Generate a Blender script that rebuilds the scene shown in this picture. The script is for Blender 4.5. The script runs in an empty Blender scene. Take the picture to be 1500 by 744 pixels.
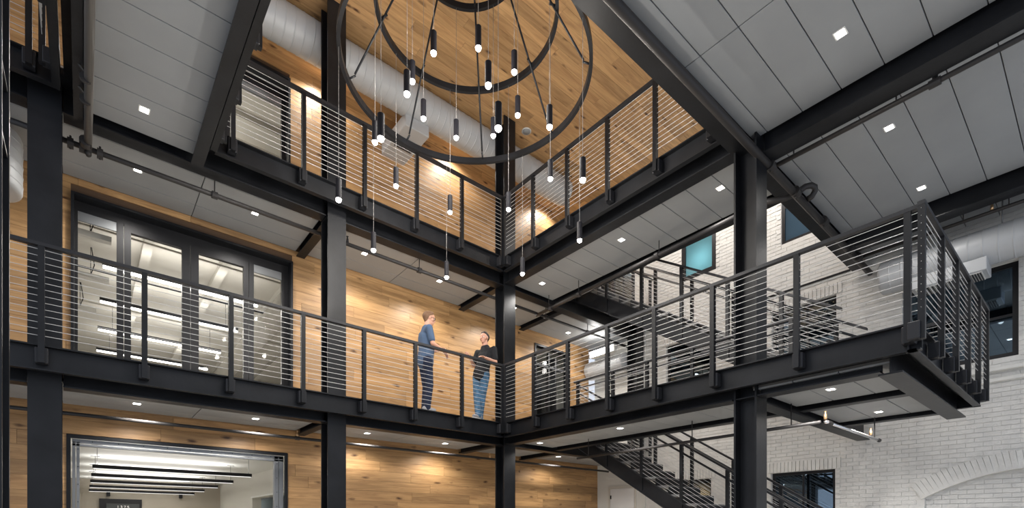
import bpy, bmesh, math, random
from mathutils import Vector, Matrix
random.seed(7)
R = math.radians
S = bpy.context.scene
COL = S.collection

# ------------------------------------------------------------------ camera
cam_d = bpy.data.cameras.new('camera'); cam = bpy.data.objects.new('camera', cam_d); COL.objects.link(cam)
cam.location = (0, 0, 1.2)
cam.rotation_euler = (R(90), 0, R(-(90 - 49.89)))
cam_d.sensor_fit = 'HORIZONTAL'; cam_d.sensor_width = 36.0
cam_d.lens = 745.5 / 1500 * 36.0
cam_d.shift_y = (771 - 372) / 1500
cam_d.clip_start = 0.05; cam_d.clip_end = 200
S.camera = cam

# ------------------------------------------------------------------ world and exposure
w = bpy.data.worlds.new('world'); S.world = w; w.use_nodes = True
bg = w.node_tree.nodes['Background']; bg.inputs[0].default_value = (0.80, 0.87, 1.0, 1); bg.inputs[1].default_value = 0.6
S.view_settings.view_transform = 'Standard'; S.view_settings.look = 'None'
S.view_settings.exposure = 0.65; S.view_settings.gamma = 1.0; S.view_settings.use_curve_mapping = False
POW = 1.0      # overall lamp power

# ------------------------------------------------------------------ materials
def nt(name):
    m = bpy.data.materials.new(name); m.use_nodes = True
    t = m.node_tree; return m, t, t.nodes['Principled BSDF']
def N(t, kind, **kw):
    n = t.nodes.new(kind)
    for k, v in kw.items():
        if k in n.inputs.keys() if isinstance(k, str) else False: n.inputs[k].default_value = v
        else: setattr(n, k, v)
    return n
def plain(name, col, rough=0.5, metal=0.0, bump=0.0, bscale=40, var=0.0, vscale=3.0):
    m, t, b = nt(name)
    if max(col) < .08: b.inputs['Specular IOR Level'].default_value = .32
    b.inputs['Base Color'].default_value = (*col, 1); b.inputs['Roughness'].default_value = rough; b.inputs['Metallic'].default_value = metal
    g = t.nodes.new('ShaderNodeNewGeometry')
    if bump:
        n = t.nodes.new('ShaderNodeTexNoise'); n.inputs['Scale'].default_value = bscale; n.inputs['Detail'].default_value = 4
        t.links.new(g.outputs['Position'], n.inputs['Vector'])
        bp = t.nodes.new('ShaderNodeBump'); bp.inputs['Strength'].default_value = bump; bp.inputs['Distance'].default_value = 0.01
        t.links.new(n.outputs['Fac'], bp.inputs['Height']); t.links.new(bp.outputs['Normal'], b.inputs['Normal'])
    if var:
        n = t.nodes.new('ShaderNodeTexNoise'); n.inputs['Scale'].default_value = vscale; n.inputs['Detail'].default_value = 5
        t.links.new(g.outputs['Position'], n.inputs['Vector'])
        r = t.nodes.new('ShaderNodeValToRGB'); r.color_ramp.elements[0].position = .3; r.color_ramp.elements[1].position = .7
        r.color_ramp.elements[0].color = (*[c * (1 - var) for c in col], 1); r.color_ramp.elements[1].color = (*[min(1, c * (1 + var)) for c in col], 1)
        t.links.new(n.outputs['Fac'], r.inputs['Fac']); t.links.new(r.outputs['Color'], b.inputs['Base Color'])
    return m
def emit(name, col, s):
    m = bpy.data.materials.new(name); m.use_nodes = True; t = m.node_tree; t.nodes.clear()
    e = t.nodes.new('ShaderNodeEmission'); e.inputs[0].default_value = (*col, 1); e.inputs[1].default_value = s
    o = t.nodes.new('ShaderNodeOutputMaterial'); t.links.new(e.outputs[0], o.inputs[0]); return m
def wood_mat(name, dark, light, gain=1.0):
    m, t, b = nt(name)
    g = t.nodes.new('ShaderNodeNewGeometry'); oi = t.nodes.new('ShaderNodeObjectInfo')
    mul = t.nodes.new('ShaderNodeVectorMath'); mul.operation = 'MULTIPLY'; mul.inputs[1].default_value = (1.1, 13, 13)
    t.links.new(g.outputs['Position'], mul.inputs[0])
    off = t.nodes.new('ShaderNodeMath'); off.operation = 'MULTIPLY'; off.inputs[1].default_value = 57.0
    t.links.new(oi.outputs['Random'], off.inputs[0])
    add = t.nodes.new('ShaderNodeVectorMath'); add.operation = 'ADD'
    t.links.new(mul.outputs[0], add.inputs[0]); t.links.new(off.outputs[0], add.inputs[1])
    n1 = t.nodes.new('ShaderNodeTexNoise'); n1.inputs['Scale'].default_value = 1.0; n1.inputs['Detail'].default_value = 6; n1.inputs['Roughness'].default_value = .6; n1.inputs['Distortion'].default_value = 1.2
    t.links.new(add.outputs[0], n1.inputs['Vector'])
    r = t.nodes.new('ShaderNodeValToRGB'); r.color_ramp.elements[0].position = .28; r.color_ramp.elements[1].position = .62
    r.color_ramp.elements[0].color = (*dark, 1); r.color_ramp.elements[1].color = (*light, 1)
    t.links.new(n1.outputs['Fac'], r.inputs['Fac'])
    # knots
    mk = t.nodes.new('ShaderNodeVectorMath'); mk.operation = 'MULTIPLY'; mk.inputs[1].default_value = (2.1, 5.5, 5.5)
    t.links.new(g.outputs['Position'], mk.inputs[0])
    vo = t.nodes.new('ShaderNodeTexVoronoi'); vo.inputs['Scale'].default_value = 1.0; vo.inputs['Randomness'].default_value = 1.0
    ak = t.nodes.new('ShaderNodeVectorMath'); ak.operation = 'ADD'
    t.links.new(mk.outputs[0], ak.inputs[0]); t.links.new(off.outputs[0], ak.inputs[1])
    nd = t.nodes.new('ShaderNodeTexNoise'); nd.inputs['Scale'].default_value = 3.0
    t.links.new(ak.outputs[0], nd.inputs['Vector'])
    ad = t.nodes.new('ShaderNodeVectorMath'); ad.operation = 'MULTIPLY_ADD'; ad.inputs[1].default_value = (.25, .25, .25)
    t.links.new(nd.outputs['Color'], ad.inputs[0]); t.links.new(ak.outputs[0], ad.inputs[2]); t.links.new(ad.outputs[0], vo.inputs['Vector'])
    kr = t.nodes.new('ShaderNodeValToRGB'); kr.color_ramp.elements[0].position = .05; kr.color_ramp.elements[1].position = .20
    kr.color_ramp.elements[0].color = (.16, .10, .07, 1); kr.color_ramp.elements[1].color = (1, 1, 1, 1)
    t.links.new(vo.outputs['Distance'], kr.inputs['Fac'])
    mx = t.nodes.new('ShaderNodeMix'); mx.data_type = 'RGBA'; mx.blend_type = 'MULTIPLY'; mx.inputs[0].default_value = 1
    t.links.new(r.outputs['Color'], mx.inputs[6]); t.links.new(kr.outputs['Color'], mx.inputs[7])
    hv = t.nodes.new('ShaderNodeHueSaturation')
    mr = t.nodes.new('ShaderNodeMapRange'); mr.inputs['To Min'].default_value = .74 * gain; mr.inputs['To Max'].default_value = 1.16 * gain
    t.links.new(oi.outputs['Random'], mr.inputs['Value']); t.links.new(mr.outputs[0], hv.inputs['Value'])
    t.links.new(mx.outputs[2], hv.inputs['Color']); t.links.new(hv.outputs[0], b.inputs['Base Color'])
    b.inputs['Roughness'].default_value = .42
    bp = t.nodes.new('ShaderNodeBump'); bp.inputs['Strength'].default_value = .15; bp.inputs['Distance'].default_value = .005
    t.links.new(n1.outputs['Fac'], bp.inputs['Height']); t.links.new(bp.outputs['Normal'], b.inputs['Normal'])
    return m
def glass_mat(name, tint, refl=0.10):
    m = bpy.data.materials.new(name); m.use_nodes = True; t = m.node_tree; t.nodes.clear()
    tr = t.nodes.new('ShaderNodeBsdfTransparent'); tr.inputs[0].default_value = (*tint, 1)
    gl = t.nodes.new('ShaderNodeBsdfGlossy'); gl.inputs['Roughness'].default_value = .02; gl.inputs[0].default_value = (.62, .82, 1, 1) if refl > .2 else (1, 1, 1, 1)
    mx = t.nodes.new('ShaderNodeMixShader'); mx.inputs[0].default_value = refl
    o = t.nodes.new('ShaderNodeOutputMaterial')
    t.links.new(tr.outputs[0], mx.inputs[1]); t.links.new(gl.outputs[0], mx.inputs[2]); t.links.new(mx.outputs[0], o.inputs[0]); return m
def frosted_mat(name, col):
    m = bpy.data.materials.new(name); m.use_nodes = True; t = m.node_tree; t.nodes.clear()
    tr = t.nodes.new('ShaderNodeBsdfTranslucent'); tr.inputs[0].default_value = (*col, 1)
    gl = t.nodes.new('ShaderNodeBsdfGlossy'); gl.inputs['Roughness'].default_value = .15
    mx = t.nodes.new('ShaderNodeMixShader'); mx.inputs[0].default_value = .06
    o = t.nodes.new('ShaderNodeOutputMaterial')
    t.links.new(tr.outputs[0], mx.inputs[1]); t.links.new(gl.outputs[0], mx.inputs[2]); t.links.new(mx.outputs[0], o.inputs[0]); return m

STEEL = plain('black_steel', (.011, .012, .0145), .40, .1, .12, 25, .35, 2.5)
STEEL2 = plain('dark_grey_steel', (.026, .027, .031), .42, .2, .1, 60)
PIPE = plain('dark_pipe', (.036, .034, .034), .45, .15)
PIPEG = plain('grey_pipe', (.20, .19, .18), .38, .6)
CHROME = plain('chrome', (.75, .76, .80), .2, .95)
BRASS = plain('brass', (.75, .50, .28), .3, .9)
CABLE = plain('steel_cable', (.62, .62, .62), .4, .4)
PANEL = plain('grey_panel', (.31, .325, .336), .55, 0, .04, 80, .05, 1.6)
PANELJ = plain('panel_joint', (.10, .10, .10), .8)
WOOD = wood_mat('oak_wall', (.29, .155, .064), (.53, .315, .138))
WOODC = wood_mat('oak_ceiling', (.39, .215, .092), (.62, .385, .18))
BACK = plain('dark_backing', (.10, .06, .035), .9)
WHITE = plain('white_paint', (.74, .74, .71), .6, 0, .05, 30)
OFFW = plain('warm_white_paint', (.64, .62, .57), .7)
BRICK = plain('painted_brick', (.72, .715, .69), .62, 0, .5, 45, .06, 7)
MORTAR = plain('painted_mortar', (.70, .695, .67), .8, 0, .4, 60)
DUCTM = plain('white_duct', (.46, .475, .49), .45, .1, .03, 20)
GLASS = glass_mat('clear_glass', (.97, .96, .94), .02)
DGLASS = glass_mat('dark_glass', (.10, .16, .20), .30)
FROST = frosted_mat('frosted_teal_glass', (.42, .60, .63))
SKYPANE = frosted_mat('dusk_sky_pane', (.27, .37, .42))  # dusk sky behind the window is put into the pane colour
LAMP = emit('downlight_lens', (1, .97, .92), 9)
BULB = emit('pendant_lens', (1, .97, .93), 14)
BARL = emit('linear_lens', (1, .98, .95), 6)
BARK = emit('kitchen_linear_lens', (1, .98, .95), 1.0)
BEIGE = plain('beige_wall', (.40, .36, .30), .8)
TREAD = plain('tread_grey', (.17, .168, .165), .7, 0, .2, 30, .12, 4)
CONC = plain('concrete', (.42, .41, .40), .7, 0, .2, 30, .12, 4)
PALEF = plain('pale_floor', (.60, .56, .50), .5, 0, .05, 10, .08, 3)
GFLOOR = plain('ground_floor', (.58, .54, .48), .4, 0, .05, 10, .15, 3)
SKIN = plain('skin', (.56, .30, .21), .5)
SHIRTB = plain('blue_shirt', (.062, .105, .185), .85, 0, .5, 60)
SHIRTK = plain('black_tee', (.014, .015, .018), .85, 0, .5, 60)
JEAN1 = plain('navy_jeans', (.018, .026, .055), .85, 0, .4, 90)
JEAN2 = plain('blue_jeans', (.055, .135, .235), .85, 0, .4, 90, .45, 14)
HAIR1 = plain('light_brown_hair', (.16, .085, .045), .7)
HAIR2 = plain('dark_hair', (.022, .016, .013), .6)
SHOE = plain('grey_shoe', (.32, .32, .34), .6)
SOLE = plain('white_sole', (.7, .7, .68), .6)
BELT = plain('black_plastic', (.01, .01, .012), .4)
FRAMEB = plain('black_frame', (.018, .018, .020), .4, .2)
SILV = plain('aluminium', (.26, .27, .28), .4, .6)
TEXTW = plain('white_lettering', (.85, .85, .83), .5)

# ------------------------------------------------------------------ mesh helpers
def mesh_of(bm, name, mat, smooth=False):
    me = bpy.data.meshes.new(name); bm.normal_update(); bm.to_mesh(me); bm.free()
    for m_ in (mat if isinstance(mat, (list, tuple)) else [mat]): me.materials.append(m_)
    if smooth:
        for p in me.polygons: p.use_smooth = True
    return me
def wloc(o):
    v = Vector(o.location)
    while o.parent: o = o.parent; v += o.location
    return v
def put(name, me, parent=None, loc=(0, 0, 0), rot=None, scale=None):
    o = bpy.data.objects.new(name, me); COL.objects.link(o)
    loc = Vector(loc)
    if parent: o.parent = parent; loc = loc - wloc(parent)
    o.location = loc
    if rot: o.rotation_euler = rot
    if scale: o.scale = scale
    return o
def thing(name, label, cat, loc, group=None):
    o = bpy.data.objects.new(name, None); COL.objects.link(o); o.location = loc; o.empty_display_size = .1
    o['label'] = label; o['category'] = cat
    if group: o['group'] = group
    return o
def tag(o, label, cat, group=None):
    o['label'] = label; o['category'] = cat
    if group: o['group'] = group
    return o
def struct(o): o['kind'] = 'structure'; return o
def sroot(name, loc=(0, 0, 0)):
    o = bpy.data.objects.new(name, None); COL.objects.link(o); o.location = loc; o['kind'] = 'structure'; return o
def bbox(bm, x0, x1, y0, y1, z0, z1):
    vs = [bm.verts.new(p) for p in ((x0,y0,z0),(x1,y0,z0),(x1,y1,z0),(x0,y1,z0),(x0,y0,z1),(x1,y0,z1),(x1,y1,z1),(x0,y1,z1))]
    for f in ((0,3,2,1),(4,5,6,7),(0,1,5,4),(1,2,6,5),(2,3,7,6),(3,0,4,7)): bm.faces.new([vs[i] for i in f])
    return vs
def box(name, x0, x1, y0, y1, z0, z1, mat, parent=None, bev=0):
    c = ((x0+x1)/2, (y0+y1)/2, (z0+z1)/2); bm = bmesh.new()
    bbox(bm, x0-c[0], x1-c[0], y0-c[1], y1-c[1], z0-c[2], z1-c[2])
    if bev: bmesh.ops.bevel(bm, geom=bm.edges[:], offset=bev, segments=1, affect='EDGES')
    return put(name, mesh_of(bm, name, mat), parent, c)
def prism(name, pts, axis, a0, a1, mat, parent=None, smooth=False):
    """closed 2D outline pts extruded along axis from a0 to a1. axis X: pts=(y,z); Y: (x,z); Z: (x,y)"""
    bm = bmesh.new()
    def mk(p, a): return {'X': (a, p[0], p[1]), 'Y': (p[0], a, p[1]), 'Z': (p[0], p[1], a)}[axis]
    A = [bm.verts.new(mk(p, a0)) for p in pts]; B = [bm.verts.new(mk(p, a1)) for p in pts]
    bm.faces.new(A); bm.faces.new(B[::-1]); n = len(pts)
    for i in range(n): bm.faces.new((A[i], A[(i+1)%n], B[(i+1)%n], B[i]))
    bmesh.ops.recalc_face_normals(bm, faces=bm.faces[:])
    c = sum((v.co for v in bm.verts), Vector()) / len(bm.verts)
    for v in bm.verts: v.co -= c
    return put(name, mesh_of(bm, name, mat, smooth), parent, c)
def tubebm(bm, pts, r, seg=8, cap=True):
    pts = [Vector(p) for p in pts]; rings = []
    for i, p in enumerate(pts):
        d = (pts[min(i+1, len(pts)-1)] - pts[max(i-1, 0)]).normalized()
        u = d.orthogonal().normalized() if i == 0 else (u - d * u.dot(d)).normalized()
        v = d.cross(u); rr = r[i] if isinstance(r, (list, tuple)) else r
        rings.append([bm.verts.new(p + (u * math.cos(2*math.pi*k/seg) + v * math.sin(2*math.pi*k/seg)) * rr) for k in range(seg)])
    for a, b in zip(rings, rings[1:]):
        for k in range(seg): bm.faces.new((a[k], a[(k+1)%seg], b[(k+1)%seg], b[k]))
    if cap: bm.faces.new(rings[0][::-1]); bm.faces.new(rings[-1])
def tube(name, pts, r, mat, parent=None, seg=8, smooth=True):
    c = Vector(pts[0]); bm = bmesh.new(); tubebm(bm, [Vector(p) - c for p in pts], r, seg)
    return put(name, mesh_of(bm, name, mat, smooth), parent, c)
def arc(c, r, a0, a1, n, plane='XZ'):
    out = []
    for i in range(n+1):
        a = R(a0 + (a1-a0)*i/n); p = (r*math.cos(a), r*math.sin(a))
        out.append({'XZ': (c[0]+p[0], c[1], c[2]+p[1]), 'XY': (c[0]+p[0], c[1]+p[1], c[2]), 'YZ': (c[0], c[1]+p[0], c[2]+p[1])}[plane])
    return out

F2, F3, ZC = 3.22, 6.42, 9.40
XW, YW = 11.15, 9.45
def ipts(w, h, tf, tw, c, z0):      # I section outline, c centre, z0 bottom
    a, b = c - w/2, c + w/2
    return [(a,z0),(b,z0),(b,z0+tf),(c+tw/2,z0+tf),(c+tw/2,z0+h-tf),(b,z0+h-tf),(b,z0+h),(a,z0+h),(a,z0+h-tf),(c-tw/2,z0+h-tf),(c-tw/2,z0+tf),(a,z0+tf)]
def girder(axis, c, z0, h, a0, a1, label, w=.20, cat='beam', name='steel_girder'):
    o = prism(name, ipts(w, h, .018, .012, c, z0), axis, a0, a1, STEEL); return tag(o, label, cat)
def channel(axis, face, sgn, z0, h, a0, a1, label, fw=.075):
    """C channel, flanges point to sgn; face = tip of the flanges"""
    wb = face - sgn*fw; t = .014*sgn
    pts = [(face,z0),(face,z0+.016),(wb+t,z0+.016),(wb+t,z0+h-.016),(face,z0+h-.016),(face,z0+h),(wb,z0+h),(wb,z0)]
    return tag(prism('edge_channel', pts, axis, a0, a1, STEEL), label, 'beam')

# ------------------------------------------------------------------ floor slabs and ground
fl = sroot('floor'); box('floor_slab', -4, XW+.3, -3, 22, -.15, 0, GFLOOR, fl)
def slab(n, rects, z):
    r = sroot('floor', (0, 0, z))
    for a in rects: box('floor_deck', *a, z-.09, z-.02, STEEL, r); box('floor_finish', *a, z-.02, z, PALEF, r)
    return r
slab(2, [(-4, XW, 7.70, YW), (6.28, 8.0, 1.33, 7.70), (8.0, 9.78, 1.33, 3.0)], F2)
slab(3, [(-4, XW, 7.70, YW), (6.28, 8.0, 3.0, 7.70), (-.17, 1.26, -1, 7.70), (1.26, XW, -1, 3.12)], F3)

# ------------------------------------------------------------------ soffit panels
pm_cache = {}
def panel_mesh(w, l):
    k = (round(w, 3), round(l, 3))
    if k not in pm_cache:
        bm = bmesh.new(); bbox(bm, -l/2, l/2, -w/2, w/2, -.012, .012)
        bmesh.ops.bevel(bm, geom=[e for e in bm.edges], offset=.003, segments=1, affect='EDGES')
        pm_cache[k] = mesh_of(bm, 'ceiling_panel', PANEL)
    return pm_cache[k]
def soffit(z, x0, x1, y0, y1, xs, ys):
    """panels between seams xs, ys (inner); backing above"""
    r = sroot('ceiling', ((x0+x1)/2, (y0+y1)/2, z))
    box('soffit_backing', x0, x1, y0, y1, z+.026, z+.05, PANELJ, r)
    xs, ys = sorted(xs), sorted(ys)
    X = [x0] + [v for v in xs if x0+.05 < v < x1-.05] + [x1]; Y = [y0] + [v for v in ys if y0+.05 < v < y1-.05] + [y1]
    for a, b in zip(X, X[1:]):
        for c, d in zip(Y, Y[1:]):
            put('ceiling_panel', panel_mesh(d-c-.010, b-a-.010), r, ((a+b)/2, (c+d)/2, z+.013))
    return r
G = .405
ysL = [7.86 + G*i for i in range(1, 4)]
gx = (-.335, 3.035, 6.5, 9.9)
for F in (F2, F3):
    z = F - .31
    soffit(z, -3.6, -.45, 8.06, YW-.01, (-2.0,), ysL)
    soffit(z, -.22, 2.90, 8.06, YW-.01, (1.31,), ysL)
    soffit(z, 3.07, 6.38, 8.06, YW-.01, (4.71,), ysL)
    soffit(z, 6.56, 8.18, 8.12, YW-.01, (), ysL)
    soffit(z, 8.33, 11.1, 8.12, YW-.01, (9.9,), ysL)
ysR = [2.80 - G*i for i in range(-3, 14)]
soffit(F3-.31, 6.55, 7.80, 3.15, 7.90, (), [4.05+G*i for i in range(-3, 9)])
soffit(F2-.31, 6.55, 7.80, 3.15, 7.90, (), [4.05+G*i for i in range(-3, 9)])
soffit(F2-.31, 6.45, 7.80, 1.50, 2.95, (), (2.0, 2.48))
soffit(F2-.31, 8.0, 9.55, 1.50, 2.95, (), (2.0, 2.48))
soffit(F3-.31, 1.32, 6.52, -1, 2.98, (4.93, 3.1), ysR)
soffit(F3-.31, 6.66, 9.81, -1, 2.98, (), ysR)
soffit(F3-.31, 10.07, 11.1, -1, 2.98, (), ysR)
soffit(F3-.31, .0, 1.13, -1, 7.85, (), [7.58 - .401*i for i in range(0, 22)])

# ------------------------------------------------------------------ steel frame
def hcol(cx, cy, z0, z1, label):
    a, b, c, d, tf, tw = cx-.145, cx+.145, cy-.145, cy+.145, .024, .016
    pts = [(a,c),(b,c),(b,c+tf),(cx+tw/2,c+tf),(cx+tw/2,d-tf),(b,d-tf),(b,d),(a,d),(a,d-tf),(cx-tw/2,d-tf),(cx-tw/2,c+tf),(a,c+tf)]
    root = thing('steel_column', label, 'column', (cx, cy, z0))
    prism('column_shaft', pts, 'Z', z0, z1, STEEL, root)
    for F in (F2, F3):                       # stiffener plates where girders land
        for zz in (F-.40, F-.11):
            if z1 > zz:
                for s in (-1, 1):
                    x0, x1 = (cx-.14, cx-.01) if s < 0 else (cx+.01, cx+.14)
                    box('stiffener_plate', x0, x1, cy-.12, cy+.12, zz, zz+.014, STEEL, root)
    return root
YC = 7.995
hcol(-.335, YC, 0, F3-.1, 'black steel H column at the far left in front of the big window frame')
hcol(3.035, YC, 0, ZC, 'tall black steel H column right of the wide framed openings, behind the long railing')
hcol(6.555, YC, 0, ZC, 'tall black steel H column at the inner corner where the two balconies meet')
hcol(6.545, 3.025, 0, F3-.1, 'thick black steel H column on the right carrying the near end of the side balcony')
hcol(-.395, 3.025, 0, F3-.1, 'black steel column edge closest to the viewer at the left border')
hcol(10.9, YC, F2, F3-.1, 'distant dark column against the white wall beside the stair landing')

for F, s in ((F2, 'second'), (F3, 'third')):
    girder('X', YC, F-.40, .31, -4, -.49, f'black girder stub at the far left under the {s} floor balcony')
    girder('X', YC, F-.40, .31, -.18, 2.88, f'black girder under the {s} floor front balcony, left bay')
    girder('X', YC, F-.40, .31, 3.19, 6.40, f'black girder under the {s} floor front balcony, bay nearest the two men')
    girder('X', YC, F-.40, .31, 6.71, 10.7, f'black girder under the {s} floor running from the corner column to the far wall')
    girder('Y', 6.50, F-.40, .31, 3.19, 7.82, f'black girder under the {s} floor side balcony')
    channel('X', 7.61, -1, F-.30, .28, -4 if F == F2 else 1.33, 6.19, f'black edge channel of the {s} floor balcony in front of the wood wall')
    channel('Y', 6.20, -1, F-.30, .28, 1.22 if F == F2 else 3.2, 7.61, f'black edge channel of the {s} floor side balcony')
    girder('Y', 7.92, F-.37, .27, 3.17, 7.86, f'back edge beam of the {s} floor side balcony near the stair', w=.16)
    for x, nm in ((2.985, 'left'), (6.47, 'corner'), (8.255, 'stair')):
        girder('Y', x, F-.39, .29, 8.12 if x > 4 else 8.16, YW, f'short black cross beam to the wood wall under the {s} floor, {nm} bay', w=.14)
channel('X', 7.61, -1, F3-.30, .28, -4, -.2, 'third floor edge channel beside the far left opening')
# second floor platform framing
girder('Y', 6.50, F2-.40, .31, 1.6, 2.87, 'black girder under the near end of the side balcony, right of the thick column')
girder('X', 3.03, F2-.42, .32, 6.70, 11.1, 'black beam under the stair platform running back into the brick wall', w=.2)
girder('Y', 7.92, F2-.37, .27, 1.6, 2.92, 'middle beam under the stair platform', w=.15)
girder('Y', 9.62, F2-.37, .27, 1.6, 2.92, 'outer beam under the stair platform', w=.15)
girder('X', 1.50, F2-.45, .35, 6.36, 9.72, 'wide flanged end beam under the projecting platform', w=.21)
channel('X', 1.25, -1, F2-.30, .28, 6.2, 9.85, 'black edge channel across the projecting platform end')
channel('Y', 9.85, 1, F2-.30, .28, 1.25, 3.1, 'outer edge channel of the projecting platform beside the wall')
# third floor framing round the void
girder('X', 3.09, F3-.42, .33, 1.1, 11.1, 'long heavy black beam overhead crossing from upper middle to the brick wall', w=.23)
channel('X', 3.28, 1, F3-.30, .28, 1.34, 6.2, 'edge channel of the third floor opening above the heavy beam')
girder('Y', 6.61, F3-.56, .47, -1, 2.87, 'heavy black beam overhead crossing the right grey ceiling', w=.26)
girder('Y', 9.94, F3-.56, .47, -1, 2.95, 'second heavy black ceiling beam at the right border', w=.24)
girder('Y', 1.15, F3-.45, .35, -1, 7.86, 'sloping looking black beam beside the left grey ceiling bay', w=.14)
channel('Y', 1.34, 1, F3-.31, .29, 3.2, 7.61, 'edge channel of the third floor opening on its left side')
girder('Y', -.045, F3-.45, .35, -1, 7.86, 'black overhead beam left of the left grey ceiling bay', w=.085)
channel('Y', -.27, -1, F3-.31, .29, -1, 7.61, 'edge channel of the far left third floor opening')

# ------------------------------------------------------------------ railings
def unit_cyl(seg=6):
    bm = bmesh.new(); tubebm(bm, [(0,0,0),(0,0,1)], 1, seg); return bm
CYL = mesh_of(unit_cyl(), 'cable', CABLE, True)
def cable(parent, a, b, r=.0034, name='cable', me=CYL):
    a, b = Vector(a), Vector(b); d = b - a
    o = put(name, me, parent, a); o.rotation_mode = 'QUATERNION'; o.rotation_quaternion = d.to_track_quat('Z', 'Y'); o.scale = (r, r, d.length); return o
pb = bmesh.new(); bbox(pb, -.028, .028, -.028, .028, 0, 1); POST = mesh_of(pb, 'post', STEEL)
pb = bmesh.new(); bbox(pb, -.5, .5, -.5, .5, -.5, .5); bmesh.ops.bevel(pb, geom=pb.edges[:], offset=.05, segments=1, affect='EDGES'); BLOCK = mesh_of(pb, 'mounting_block', STEEL2)
pb = bmesh.new(); tubebm(pb, [(0,0,-.004),(0,0,.004)], .012, 6); STUD = mesh_of(pb, 'cable_stud', CHROME)
def railing(label, a, b, za, zb, posts, out=(0, 0), n=14, h=1.07, drop=.235, group=None, hand=None, ext=(0, 0)):
    """a,b plan points, za,zb floor heights; posts distances from a; out = unit vector from the post back to the slab edge"""
    a2, b2 = Vector(a), Vector(b); L = (b2-a2).length; d = (b2-a2)/L; sl = (zb-za)/L
    root = thing('cable_railing', label, 'railing', (a2.x, a2.y, za), group)
    def at(s, z): p = a2 + d*s; return Vector((p.x, p.y, za + sl*s + z))
    s0, s1 = -ext[0], L+ext[1]
    # top rail
    p0, p1 = at(s0, 0), at(s1, 0); nrm = Vector((-d.y, d.x, 0)) * .030
    bm = bmesh.new(); c = at(s0, h)
    V = [bm.verts.new(p + o_ + Vector((0,0,zz)) - c) for p in (at(s0, h), at(s1, h)) for o_, zz in ((-nrm, -.038), (nrm, -.038), (nrm, 0), (-nrm, 0))]
    for f in ((0,1,2,3),(7,6,5,4),(0,4,5,1),(1,5,6,2),(2,6,7,3),(3,7,4,0)): bm.faces.new([V[i] for i in f])
    bmesh.ops.recalc_face_normals(bm, faces=bm.faces[:])
    put('top_rail', mesh_of(bm, 'top_rail', STEEL2), root, c)
    ang = math.atan2(d.y, d.x)
    for s in posts:
        p = at(s, -drop); po = put('post', POST, root, p, (0, 0, ang), (1, 1, h + drop - .03))
        if out != (0, 0):
            q = p + Vector((out[0], out[1], 0)) * .055; ax = abs(out[0]) > .5
            bl = bpy.data.objects.new('mounting_block', BLOCK); COL.objects.link(bl); bl.parent = po
            bl.location = (Matrix.Rotation(-ang, 3, 'Z') @ (q - p)) + Vector((0, 0, 0)); 
            k = h + drop - .03
            bl.location.z = .085 / k; bl.scale = (.11, .10, .17 / k)
    for i in range(n):
        z = .06 + (h - .13) * i / (n - 1)
        cable(root, at(s0, z), at(s1, z))
    if hand:
        off = Vector((hand[0], hand[1], 0))
        tube('handrail', [at(s0, .87) + off, at(s1, .87) + off], .019, STEEL2, root)
        for s in posts[::2]: tube('handrail_bracket', [at(s, .80), at(s, .80) + off*.9, at(s, .86) + off], .007, STEEL2, root, 6)
    return root
xs2 = (-1.27, -.35, .565, 1.496, 2.423, 3.347, 4.249, 5.189, 6.119)
railing('long cable railing on the second floor in front of the two men', (-3, 7.555), (6.14, 7.555), F2, F2, [x+3 for x in xs2], (0, 1))
ys2 = (7.498, 6.692, 5.857, 5.023, 4.182, 3.318, 2.317, 1.309)
railing('cable railing on the second floor side balcony ending at the projecting platform', (6.145, 7.555), (6.145, 1.19), F2, F2, [7.555-y for y in ys2], (1, 0))
railing('cable railing across the end of the projecting platform', (6.10, 1.19), (9.87, 1.19), F2, F2, (.0, .84, 1.60, 2.34, 3.07, 3.74), (0, 1), ext=(.03, 0))
railing('cable railing on the outer side of the projecting platform by the brick wall', (9.87, 1.19), (9.87, 3.05), F2, F2, (.9, 1.8), (-1, 0))
railing('short cable railing on the platform beside the foot of the upper stair', (9.45, 3.08), (9.87, 3.08), F2, F2, (.03,), (0, 0))
xs3 = (1.52, 2.433, 3.358, 4.275, 5.189, 6.119)
railing('cable railing of the third floor balcony above the two men', (1.40, 7.555), (6.14, 7.555), F3, F3, [x-1.40 for x in xs3], (0, 1))
ys3 = (7.498, 6.71, 5.872, 5.023, 4.171, 3.36)
railing('cable railing of the third floor side balcony under the oak ceiling', (6.145, 7.555), (6.145, 3.36), F3, F3, [7.555-y for y in ys3], (1, 0))
railing('third floor cable railing along the left side of the central opening', (1.40, 3.36), (1.40, 7.555), F3, F3, (.05, .9, 1.52, 2.4, 3.3, 4.1), (-1, 0))
railing('third floor cable railing in front of the oak wall at the far left', (-3, 7.555), (-.40, 7.555), F3, F3, (1.7, 2.55), (0, 1))
railing('third floor cable railing running towards the viewer at the far left', (-.34, 7.5), (-.34, 1.0), F3, F3, [.05+.9*i for i in range(7)], (1, 0))
railing('back cable railing of the second floor side balcony beside the stair', (8.02, 3.0), (8.02, 7.45), F2, F2, (.1, .79, 1.7, 2.62, 3.42, 4.35), (0, 0), hand=(-.07, 0))
for F, s in ((F2, 'second'), (F3, 'third')):
    railing(f'{s} floor landing cable railing between the stair and the brick wall', (9.5, 7.62), (11.1, 7.62), F, F, (.05, .8, 1.5), (0, 0))

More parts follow.
